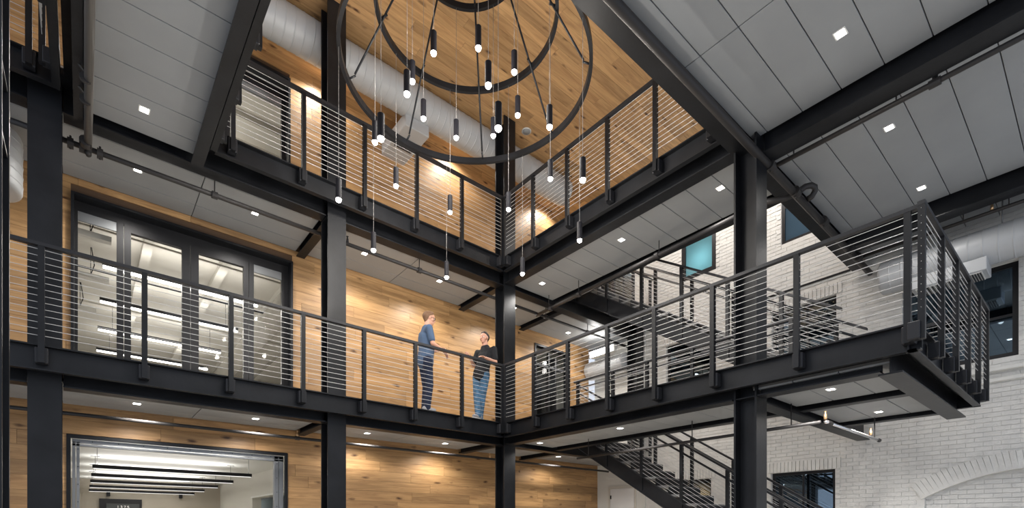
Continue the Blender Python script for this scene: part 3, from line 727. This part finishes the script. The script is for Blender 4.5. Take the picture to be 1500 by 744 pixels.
# ------------------------------------------------------------------ downlights
bm = bmesh.new(); bbox(bm, -.055, .055, -.055, .055, -.006, 0); DLT = mesh_of(bm, 'trim_plate', WHITE)
bm = bmesh.new(); bbox(bm, -.04, .04, -.04, .04, -.009, -.0055); DLL = mesh_of(bm, 'lens', LAMP)
def downlight(x, y, z, label, power, group, ang=150, blend=.6, rot=0):
    t = thing('downlight', label, 'light', (x, y, z), group)
    put('trim_plate', DLT, t, (x, y, z+.002)); put('lens', DLL, t, (x, y, z+.002))
    lamp('SPOT', 'downlight_lamp', (x, y, z-.03), power, (1, .955, .90), t, spot_size=R(ang), spot_blend=blend, shadow_soft_size=.05)
za, zb = F3-.31, F2-.31
DL = [
 (.574, 8.68, za, 'above the second floor left bay, near the far left column', 60), (2.06, 8.69, za, 'above the second floor left bay, over the glazed doors', 60),
 (3.87, 8.71, za, 'above the second floor balcony, right of the middle column', 62), (5.45, 8.72, za, 'above the second floor balcony, over the two men', 62),
 (7.4, 8.70, za, 'above the second floor balcony, just past the corner column', 70), (9.40, 8.95, za, 'above the second floor landing by the dark doorway', 70),
 (7.05, 5.46, za, 'under the third floor side balcony, middle', 60), (7.09, 7.47, za, 'under the third floor side balcony, nearest the corner', 60), (7.07, 3.7, za, 'under the third floor side balcony, behind the thick column', 60),
 (5.77, 1.77, za, 'in the right grey ceiling, left of the heavy beam', 38), (7.59, 1.80, za, 'in the right grey ceiling, just right of the heavy beam', 38), (9.30, 1.82, za, 'in the right grey ceiling above the platform corner', 38),
 (3.9, 1.8, za, 'added out of view in the grey ceiling overhead, middle', 38), (2.1, 1.8, za, 'added out of view in the grey ceiling overhead, left', 38),  # both added outside the view for extra light
 (.55, 7.38, za, 'in the left grey ceiling bay, far end', 30), (.55, 5.0, za, 'in the left grey ceiling bay, middle', 30), (.55, 2.6, za, 'in the left grey ceiling bay, near end', 30),
 (.57, 8.78, zb, 'over the ground floor opening, left', 62), (2.09, 8.79, zb, 'over the ground floor opening, right', 62), (3.98, 8.85, zb, 'over the ground floor oak wall, left of the corner column', 62),
 (5.7, 8.9, zb, 'over the ground floor oak wall, beside the corner column', 62), (7.15, 7.6, zb, 'under the second floor side balcony, far end', 62), (7.14, 5.56, zb, 'under the second floor side balcony, middle', 62),
 (7.12, 2.29, zb, 'under the projecting platform, inner bay', 95), (9.07, 2.28, zb, 'under the projecting platform, outer bay', 95), (8.9, 8.8, zb, 'over the ground floor oak wall, far right end', 62)]
PS = 0.95
for x, y, z, lb, p in DL: downlight(x, y, z, 'small square recessed downlight ' + lb, p*PS, 'recessed square downlights')
for x, lb in ((1.3, 'left end'), (3.3, 'left of the middle'), (6.2, 'beside the corner column'), (9.0, 'far right end')):
    downlight(x, 9.1, ZC, 'recessed downlight in the oak ceiling between duct and wall, ' + lb, 60*PS, 'oak ceiling downlights')
for x, y, lb in ((9.7, 5.0, 'above the middle of the upper stair'), (9.9, 6.9, 'above the top of the upper stair'), (9.9, 3.9, 'above the foot of the upper stair')):  # ceiling spots added out of view to brighten the brick wall
    downlight(x, y, ZC, 'added out-of-view downlight in the oak ceiling ' + lb, 115*PS, 'oak ceiling downlights')

# ------------------------------------------------------------------ pipes
bm = bmesh.new(); tubebm(bm, [(0,0,-.5),(0,0,.5)], 1, 12); COUP = mesh_of(bm, 'coupling', PIPE, False)
def coupling(par, p, ax, r=.05, l=.07, mat=None):
    o = put('coupling', COUP, par, p, (R(90), 0, 0) if ax == 'Y' else ((0, R(90), 0) if ax == 'X' else None), (r, r, l)); return o
def hanger(par, p, ztop, r=.04):
    tube('hanger', [(p[0], p[1], ztop), (p[0], p[1], p[2]+r)], .008, PIPE, par, 6)
def sprinkler(par, p, up=True, mat=BRASS):
    s = 1 if up else -1
    tube('sprinkler_head', [(p[0], p[1], p[2]), (p[0], p[1], p[2]+.07*s), (p[0], p[1], p[2]+.075*s), (p[0], p[1], p[2]+.10*s), (p[0], p[1], p[2]+.105*s)], [.022, .018, .009, .012, .022], mat, par, 10)
t = thing('sprinkler_pipe', 'thin dark pipe under the third floor, in front of the second floor glazing', 'pipe', (-.2, 8.21, 5.88))
tube('pipe_run', [(-1.5, 8.21, 5.88), (2.95, 8.21, 5.88)], .032, PIPE, t, 10); tube('pipe_run', [(3.1, 8.21, 5.88), (11, 8.21, 5.88)], .030, PIPE, t, 10)
for x in (1.42, 4.7, 7.9, 9.3): hanger(t, (x, 8.21, 5.88), 6.10); coupling(t, (x, 8.21, 5.88), 'X')
sprinkler(t, (3.35, 8.21, 5.90), mat=BELT); sprinkler(t, (6.85, 8.21, 5.90), mat=BELT)
t = thing('standpipe', 'thick grey pipe running overhead at the left to a cluster of black valves', 'pipe', (.02, 8.2, 5.86))
tube('pipe_run', [(.045, -.5, 5.86), (.045, 8.12, 5.86)], .040, PIPEG, t, 14)
for y in (5.0, 6.9, 7.25): coupling(t, (.02, y, 5.86), 'Y', .055, .03)
for y in (6.9, 7.25): tube('hanger', [(.02, y, 5.90), (-.06, y, 6.0), (-.06, y, 6.1)], .009, PIPE, t, 6)
coupling(t, (.02, 8.06, 5.86), 'Y', .062, .09); coupling(t, (.02, 8.2, 5.86), 'X', .058, .12)
for x in (-.28, -.12, .16): coupling(t, (x, 8.21, 5.87), 'X', .062, .06); tube('valve_bolt', [(x, 8.21, 5.80), (x, 8.21, 5.96)], .012, PIPE, t, 6)
tube('drain_tee', [(.02, 8.2, 5.86), (.05, 8.15, 5.77)], .03, PIPE, t, 8)
t = thing('sprinkler_pipe', 'thin dark pipe under the second floor, above the ground floor opening', 'pipe', (-1, 8.96, 2.70))
tube('pipe_run', [(-3, 8.96, 2.70), (11, 8.96, 2.70)], .026, PIPE, t, 10); sprinkler(t, (2.78, 8.96, 2.72), mat=BRASS); sprinkler(t, (6.9, 8.96, 2.72))
coupling(t, (2.78, 8.96, 2.70), 'X', .036, .07)
t = thing('sprinkler_pipe', 'dark pipe under the third floor side balcony passing behind the thick column', 'pipe', (7.55, 3, 5.82))
tube('pipe_run', [(7.62, 8.21, 5.84), (7.42, 3.25, 5.82)], .034, PIPE, t, 10)
for y in (7.75, 6.9, 5.05, 3.05+.5): hanger(t, (7.55, y, 5.83), 6.10); coupling(t, (7.6-.2*(8.21-y)/4.96+.02, y, 5.83), 'Y')
tube('elbow', [(7.42, 3.25, 5.82), (7.58, 3.0, 5.83), (7.68, 2.88, 5.90), (7.72, 2.80, 5.95), (7.78, 2.745, 5.965), (7.84, 2.72, 5.955), (7.875, 2.73, 5.92), (7.88, 2.77, 5.87), (7.86, 2.82, 5.84)], .040, PIPE, t, 10)
t = thing('sprinkler_pipe', 'dark pipe under the second floor side balcony leading to the platform', 'pipe', (7.3, 3, 2.57))
tube('pipe_run', [(7.62, 7.0, 2.57), (7.4, 2.5, 2.57)], .024, PIPE, t, 10)
for y in (6.6, 4.4, 2.9): hanger(t, (7.5, y, 2.57), 2.90, .02)
t = thing('sprinkler_pipe', 'short shiny chrome pipe with brass heads under the projecting platform', 'pipe', (7.4, 2.45, 2.57))
tube('pipe_run', [(7.42, 2.45, 2.57), (9.65, 2.43, 2.57)], .022, CHROME, t, 10); coupling(t, (7.55, 2.45, 2.57), 'X', .032, .16)
sprinkler(t, (7.42, 2.45, 2.60)); sprinkler(t, (9.25, 2.43, 2.60)); hanger(t, (9.45, 2.43, 2.57), 2.90, .02); tube('pipe_end', [(9.65, 2.43, 2.57), (9.70, 2.43, 2.57)], .03, PIPE, t, 10)
t = thing('sprinkler_pipe', 'large dark pipe clipped alongside the long overhead beam', 'pipe', (3, 2.84, 5.83))
tube('pipe_run', [(1.0, 2.84, 5.83), (11, 2.90, 5.83)], .050, PIPE, t, 12)
for x in (6.75, 7.55, 8.6, 9.8, 10.2): coupling(t, (x, 2.86, 5.83), 'X', .066, .10); tube('valve_bolt', [(x, 2.86, 5.75), (x, 2.86, 5.92)], .012, PIPE, t, 6)
t = thing('sprinkler_pipe', 'dark pipe beside the heavy beam crossing the right grey ceiling', 'pipe', (6.80, 1, 5.83))
tube('pipe_run', [(6.80, 2.84, 5.83), (6.79, -1, 5.83)], .028, PIPE, t, 10)
for y in (2.6, 1.55, 1.2): hanger(t, (6.80, y, 5.83), 6.1, .02)
sprinkler(t, (6.80, 1.22, 5.85)); coupling(t, (6.80, 1.22, 5.83), 'Y', .042, .10); tube('riser_nipple', [(6.8, 1.22, 5.83), (6.8, 1.22, 5.90)], .024, PIPE, t, 8)
t = thing('sprinkler_pipe', 'dark pipe at the right border below the second ceiling beam', 'pipe', (10.3, 1, 5.84))
tube('pipe_run', [(10.25, 2.8, 5.84), (10.25, -1, 5.84)], .026, PIPE, t, 10)
for y in (1.5, 1.0): hanger(t, (10.25, y, 5.84), 6.1, .02)
sprinkler(t, (10.25, 1.18, 5.87))

# ------------------------------------------------------------------ chandelier
cx_, cy_ = 3.75, 5.333
ch = thing('ring_chandelier', 'huge tiered chandelier of three black rings with hanging cylinder lamps', 'chandelier', (cx_, cy_, ZC))
def ring(r, z, name):
    bm = bmesh.new(); n = 96; w_, h_ = .022, .042
    rows = []
    for i in range(n):
        a = 2*math.pi*i/n; c_, s_2 = math.cos(a), math.sin(a)
        rows.append([bm.verts.new(((r+dr)*c_, (r+dr)*s_2, dz)) for dr, dz in ((-w_, -h_), (w_, -h_), (w_, h_), (-w_, h_))])
    for i in range(n):
        A, B = rows[i], rows[(i+1)%n]
        for k_ in range(4): bm.faces.new((A[k_], A[(k_+1)%4], B[(k_+1)%4], B[k_]))
    bmesh.ops.recalc_face_normals(bm, faces=bm.faces[:])
    return put(name, mesh_of(bm, name, STEEL), ch, (cx_, cy_, z))
RG = ((1.56, 6.98, 5.35), (1.14, 7.74, 6.12), (.70, 8.53, 6.91))
for r_, z_, _ in RG: ring(r_, z_, 'ring')
tube('canopy', [(cx_, cy_, ZC-.06), (cx_, cy_, ZC)], .26, STEEL, ch, 32)
for k_ in range(8):
    a = R(45*k_ + 1); c_, s_2 = math.cos(a), math.sin(a)
    tube('strut', [(cx_+1.47*c_, cy_+1.47*s_2, 7.06), (cx_+.23*c_, cy_+.23*s_2, 9.36)], .013, STEEL, ch, 8)
    for r_, z_, _ in RG:
        tube('strut_bracket', [(cx_+(r_-.10)*c_, cy_+(r_-.10)*s_2, z_+.06), (cx_+r_*c_, cy_+r_*s_2, z_+.02)], .014, STEEL, ch, 6)
bm = bmesh.new(); tubebm(bm, [(0,0,-.235),(0,0,-.01),(0,0,0)], [.036, .036, .036], 20); PT = mesh_of(bm, 'lamp_body', plain('matt_black', (.008, .008, .012), .6, 0))
bm = bmesh.new(); bmesh.ops.create_uvsphere(bm, u_segments=12, v_segments=8, radius=.034); BU = mesh_of(bm, 'bulb', BULB, True)
bm = bmesh.new(); tubebm(bm, [(0,0,0),(0,0,1)], .0024, 5); CW = mesh_of(bm, 'pendant_cable', plain('grey_cord', (.30, .29, .28), .6), True)
angs = ((22, 67, 113, 155, 201, 246, 291, 337), (23, 68, 114, 155, 200, 246, 292, 338), (24, 68, 112, 160, 201, 245, 288, 343))
for (r_, z_, zt), AA in zip(RG, angs):
    for a in AA:
        x, y = cx_+r_*math.cos(R(a)), cy_+r_*math.sin(R(a))
        b_ = put('pendant_lamp', PT, ch, (x, y, zt)); put('bulb', BU, b_, (x, y, zt-.24))
        put('pendant_cable', CW, b_, (x, y, zt), None, (1, 1, z_-.03-zt))
        lamp('POINT', 'pendant_bulb_lamp', (x, y, zt-.30), 13.0, (1, .94, .86), b_, shadow_soft_size=.03)

# ------------------------------------------------------------------ people
def caps(bm, a, b, ra, rb, sx=1.0, seg=14, flat=None):
    """tapered capsule; flat=(axis vector, factor) squashes across an axis"""
    a, b = Vector(a), Vector(b); d = b-a; n0 = len(bm.verts); L = d.length
    z = d.normalized() if L > 1e-6 else Vector((0, 0, 1)); u = z.orthogonal().normalized(); v = z.cross(u)
    if flat: u = (flat[0] - z*flat[0].dot(z)).normalized(); v = z.cross(u)
    rows = []
    prof = [(-math.cos(t*math.pi/10)*ra, math.sin(t*math.pi/10)*ra, 0) for t in range(1, 6)] + [(math.sin(t*math.pi/10)*rb, math.cos(t*math.pi/10)*rb, 1) for t in range(0, 5)]
    for off, rr, w_ in prof:
        c = a + z*(off + L*w_)
        rows.append([bm.verts.new(c + (u*math.cos(2*math.pi*k/seg)*(flat[1] if flat else 1) + v*math.sin(2*math.pi*k/seg))*rr) for k in range(seg)])
    for A, B in zip(rows, rows[1:]):
        for k in range(seg): bm.faces.new((A[k], A[(k+1)%seg], B[(k+1)%seg], B[k]))
    p0 = bm.verts.new(a - z*ra); p1 = bm.verts.new(b + z*rb)
    for k in range(seg):
        bm.faces.new((p0, rows[0][(k+1)%seg], rows[0][k])); bm.faces.new((p1, rows[-1][k], rows[-1][(k+1)%seg]))
def solid(name, bm, mat, parent, loc, vox=.009, smooth=6):
    bmesh.ops.recalc_face_normals(bm, faces=bm.faces[:])
    me = mesh_of(bm, name, mat); o = put(name, me, parent, loc)
    m_ = o.modifiers.new('remesh', 'REMESH'); m_.mode = 'VOXEL'; m_.voxel_size = vox; m_.use_smooth_shade = True
    s = o.modifiers.new('smooth', 'SMOOTH'); s.factor = .5; s.iterations = smooth
    dg = bpy.context.evaluated_depsgraph_get(); dg.update()
    nm = bpy.data.meshes.new_from_object(o.evaluated_get(dg)); o.modifiers.clear(); o.data = nm
    for p in nm.polygons: p.use_smooth = True
    nm.materials.clear(); nm.materials.append(mat)
    return o
def person(P, label, mats):
    """P: dict of joints in a local frame (x forward, y left, z up), base at feet"""
    t = thing('person', label, 'person', P['base']); yaw = P['yaw']
    M = Matrix.Rotation(yaw, 4, 'Z')
    def W(p): return M @ Vector(p)
    base = Vector(P['base'])
    def limb(bm, ch_, rs):
        for (a, b), (ra, rb_) in zip(zip(ch_, ch_[1:]), zip(rs, rs[1:])): caps(bm, W(a), W(b), ra, rb_)
    J = P
    fw = (M @ Vector((1, 0, 0))).normalized(); lf = (M @ Vector((0, 1, 0))).normalized(); up = Vector((0, 0, 1))
    # skin body
    bm = bmesh.new()
    hc = Vector(W(J['head'])); hyaw = yaw + J.get('head_yaw', 0); hf = Vector((math.cos(hyaw), math.sin(hyaw), 0)); hl = Vector((-hf.y, hf.x, 0))
    pit = J.get('head_pitch', 0); hu = (up*math.cos(pit) + hf*math.sin(pit)).normalized(); hf2 = (hf*math.cos(pit) - up*math.sin(pit)).normalized()
    def H(f, l, u): return hc + hf2*f + hl*l + hu*u
    # cranium, jaw, face
    caps(bm, H(-.025, 0, .035), H(.015, 0, .035), .083, .080, flat=(hl, .90))
    caps(bm, H(.02, 0, .0), H(.030, 0, -.055), .068, .048, flat=(hl, .88))
    caps(bm, H(.045, 0, -.078), H(.056, 0, -.078), .028, .024)
    caps(bm, H(.080, 0, .015), H(.100, 0, -.022), .010, .015)            # nose
    caps(bm, H(.078, -.016, -.052), H(.078, .016, -.052), .010, .010)    # lips
    caps(bm, H(.074, -.030, .028), H(.074, .030, .028), .013, .013)      # brow
    for s in (-1, 1):
        caps(bm, H(.055, s*.045, -.015), H(.05, s*.045, -.02), .020, .020)  # cheeks
        caps(bm, H(-.005, s*.074, .015), H(-.008, s*.077, -.015), .016, .011, flat=(hl, .5))  # ears
    caps(bm, H(-.015, 0, -.05), W(J['neck']), .058, .064)
    caps(bm, W(J['neck']), W(J['chest']), .060, .115)
    caps(bm, W(J['chest']), W(J['pelvis']), .120, .115, flat=(lf, 1.25))
    for s in ('l', 'r'):
        limb(bm, [J['sh_'+s], J['el_'+s], J['wr_'+s]], [.050, .040, .026])
        caps(bm, W(J['chest']), W(J['sh_'+s]), .07, .052)
        limb(bm, [J['hip_'+s], J['kn_'+s], J['an_'+s]], [.080, .054, .038])
        caps(bm, W(J['pelvis']), W(J['hip_'+s]), .09, .08)
        # hand: palm, four fingers, thumb
        wr = W(J['wr_'+s]); hd = (M @ Vector(J['hd_'+s])).normalized(); pn = (M @ Vector(J['pn_'+s])).normalized(); sd = hd.cross(pn).normalized(); pn = sd.cross(hd).normalized()
        caps(bm, wr, wr + hd*.075, .024, .034, flat=(pn, .55))
        curl = J.get('curl_'+s, .35)
        for i, (off, L1) in enumerate(((-.030, .036), (-.010, .042), (.010, .040), (.030, .032))):
            k0 = wr + hd*.095 + sd*off*.9; d1 = (hd*math.cos(curl*.6) - pn*math.sin(curl*.6) + sd*off*2.0).normalized(); k1 = k0 + d1*L1
            d2 = (hd*math.cos(curl*1.6) - pn*math.sin(curl*1.6)).normalized(); k2 = k1 + d2*L1*.75; d3 = (hd*math.cos(curl*2.4) - pn*math.sin(curl*2.4)).normalized()
            caps(bm, k0, k1, .0105, .0095, seg=8); caps(bm, k1, k2, .0095, .0085, seg=8); caps(bm, k2, k2 + d3*L1*.5, .0085, .0075, seg=8)
        ts = J.get('thumb_'+s, -1)
        tb = wr + hd*.030 + sd*ts*.020; tm = tb + (hd*.55 + sd*ts*.6 - pn*.35).normalized()*.042; caps(bm, tb, tm, .015, .012, seg=8); caps(bm, tm, tm + (hd*.85 + sd*ts*.25 - pn*.4).normalized()*.032, .011, .009, seg=8)
    body = solid('body', bm, SKIN, t, base, .007, 3)
    for s in (-1, 1):     # eyes
        bm = bmesh.new(); bmesh.ops.create_uvsphere(bm, u_segments=10, v_segments=8, radius=.0125); 
        put('eye', mesh_of(bm, 'eye', [SOLE], True), t, base + H(.079, s*.029, .008))
        bm = bmesh.new(); bmesh.ops.create_uvsphere(bm, u_segments=8, v_segments=6, radius=.006)
        put('iris', mesh_of(bm, 'iris', [BELT], True), t, base + H(.0885, s*.029, .008))
    # hair
    bm = bmesh.new()
    caps(bm, H(-.040, 0, .050), H(-.004, 0, .068), .090, .081, flat=(hl, .93)); caps(bm, H(-.055, 0, .01), H(-.05, 0, -.02), .062, .05, flat=(hl, 1.05))
    caps(bm, H(.040, -.03, .108), H(.040, .03, .108), .022, .022)
    solid('hair', bm, mats['hair'], t, base, .008, 3)
    # shirt
    bm = bmesh.new()
    caps(bm, W(J['neck'] + Vector((-.01, 0, -.045))), W(J['chest']), .088, .125, flat=(lf, 1.15))
    caps(bm, W(J['chest']), W(J['belly']), .132, J.get('belly_r', .135), flat=(lf, 1.28)); caps(bm, W(J['belly']), W(J['pelvis']), J.get('belly_r', .135), .140, flat=(lf, 1.22))
    for s in ('l', 'r'):
        a, b = Vector(J['sh_'+s]), Vector(J['el_'+s]); caps(bm, W(J['chest'] + Vector((0, 0, .075))), W(a + Vector((0, 0, -.01))), .090, .064); caps(bm, W(a), W(a + (b-a)*.74), .063, .060)
    caps(bm, W(J['pelvis']), W(J['pelvis'] + Vector((0, 0, -.07))), .143, .146, flat=(lf, 1.18))
    sh = solid('shirt', bm, mats['shirt'], t, base, .010, 8)
    if mats.get('collar'):
        bm = bmesh.new(); nk = W(J['neck']); tubebm(bm, [nk + Vector((.066*math.cos(R(q)), .066*math.sin(R(q)), -.005 + .012*math.cos(R(q)-yaw+math.pi))) for q in range(0, 361, 24)], .012, 6, False)
        solid('collar', bm, mats['shirt'], t, base, .006, 2)
    # trousers
    bm = bmesh.new()
    caps(bm, W(J['pelvis'] + Vector((0, 0, -.02))), W(J['pelvis'] + Vector((0, 0, -.07))), .128, .130, flat=(lf, 1.15))
    for s in ('l', 'r'):
        limb(bm, [J['hip_'+s], J['kn_'+s], J['an_'+s]], [.098, .072, .060]); caps(bm, W(J['an_'+s]), W(J['an_'+s] + Vector((0, 0, -.01))), .062, .062)
    solid('trousers', bm, mats['jeans'], t, base, .010, 3)
    for s in ('l', 'r'):
        a = Vector(J['an_'+s]); fd = M @ Vector(J.get('toe_'+s, (1, 0, 0))); fd.normalize(); aw = M @ a; aw.z = 0
        bm = bmesh.new(); caps(bm, aw + Vector((0, 0, .055)) - fd*.05, aw + Vector((0, 0, .042)) + fd*.13, .046, .036); caps(bm, aw + Vector((0, 0, .06)), aw + Vector((0, 0, .10)), .048, .046)
        shoe = solid('shoe', bm, mats['shoe'], t, base + Vector((0, 0, .012)), .009, 2)
        bm = bmesh.new(); n_ = 16; lf2 = Vector((-fd.y, fd.x, 0))
        top = [aw + fd*(.04 + .145*math.cos(2*math.pi*k/n_)) + lf2*(.048*math.sin(2*math.pi*k/n_)) for k in range(n_)]
        A = [bm.verts.new(p) for p in top]; B = [bm.verts.new(p + Vector((0, 0, .026))) for p in top]; bm.faces.new(A[::-1]); bm.faces.new(B)
        for k in range(n_): bm.faces.new((A[k], A[(k+1)%n_], B[(k+1)%n_], B[k]))
        put('sole', mesh_of(bm, 'sole', SOLE), shoe, base)
    if mats.get('glasses'):
        bm = bmesh.new()
        for s in (-1, 1):
            ringp = [H(.094, s*.031 + .021*math.cos(R(q)), .010 + .016*math.sin(R(q))) for q in range(0, 361, 30)]
            tubebm(bm, ringp, .0028, 5); tubebm(bm, [H(.094, s*.052, .014), H(.0, s*.083, .018)], .0032, 5)
        tubebm(bm, [H(.096, -.010, .014), H(.096, .010, .014)], .003, 5)
        put('glasses', mesh_of(bm, 'glasses', BELT), t, base)
    return t, H, W
V = lambda *a: Vector(a)
# man in blue: faces +X, right side towards the viewer
person(dict(base=(4.71, 7.97, F2), yaw=R(-12), head=V(.050, -.01, 1.70), head_yaw=R(-6), head_pitch=R(4), neck=V(.01, 0, 1.555), chest=V(-.02, 0, 1.34), belly=V(.0, 0, 1.16), pelvis=V(-.02, 0, .99), belly_r=.142,
    sh_r=V(-.02, -.205, 1.47), el_r=V(.03, -.245, 1.19), wr_r=V(.23, -.19, 1.125), hd_r=V(.75, .15, -.55), pn_r=V(.4, .2, .8), curl_r=.5, thumb_r=1,
    sh_l=V(-.02, .205, 1.47), el_l=V(.08, .25, 1.19), wr_l=V(.28, .16, 1.23), hd_l=V(.7, -.3, .35), pn_l=V(-.4, .2, .9), curl_l=.9, thumb_l=-1,
    hip_r=V(-.02, -.095, .93), kn_r=V(.02, -.10, .50), an_r=V(-.02, -.10, .10), hip_l=V(-.02, .095, .93), kn_l=V(.03, .10, .50), an_l=V(.0, .12, .10)),
    'man in a short-sleeved blue shirt, dark jeans and glasses standing at the railing facing right', dict(hair=HAIR1, shirt=SHIRTB, jeans=JEAN1, shoe=SHOE, glasses=True, collar=True))
# man in black: faces -X, leaning back by the corner column
person(dict(base=(5.90, 7.93, F2), yaw=R(196), head=V(-.10, .0, 1.645), head_yaw=R(6), head_pitch=R(-4), neck=V(-.125, 0, 1.505), chest=V(-.13, 0, 1.29), belly=V(-.06, 0, 1.12), pelvis=V(.0, 0, .96), belly_r=.122,
    sh_l=V(-.15, .195, 1.42), el_l=V(-.13, .245, 1.15), wr_l=V(.12, .20, 1.175), hd_l=V(.9, -.1, .05), pn_l=V(0, .1, 1), curl_l=.3, thumb_l=-1,
    sh_r=V(-.14, -.195, 1.42), el_r=V(-.08, -.25, 1.16), wr_r=V(.16, -.13, 1.20), hd_r=V(.85, .1, .35), pn_r=V(0, .5, -.8), curl_r=.3, thumb_r=1,
    hip_l=V(.0, .09, .90), kn_l=V(.03, .05, .49), an_l=V(.0, -.03, .10), hip_r=V(.0, -.09, .90), kn_r=V(.11, -.02, .50), an_r=V(.20, .08, .10)),
    'smiling man in black T-shirt and blue jeans standing cross-legged beside the corner column', dict(hair=HAIR2, shirt=SHIRTK, jeans=JEAN2, shoe=SHOE))
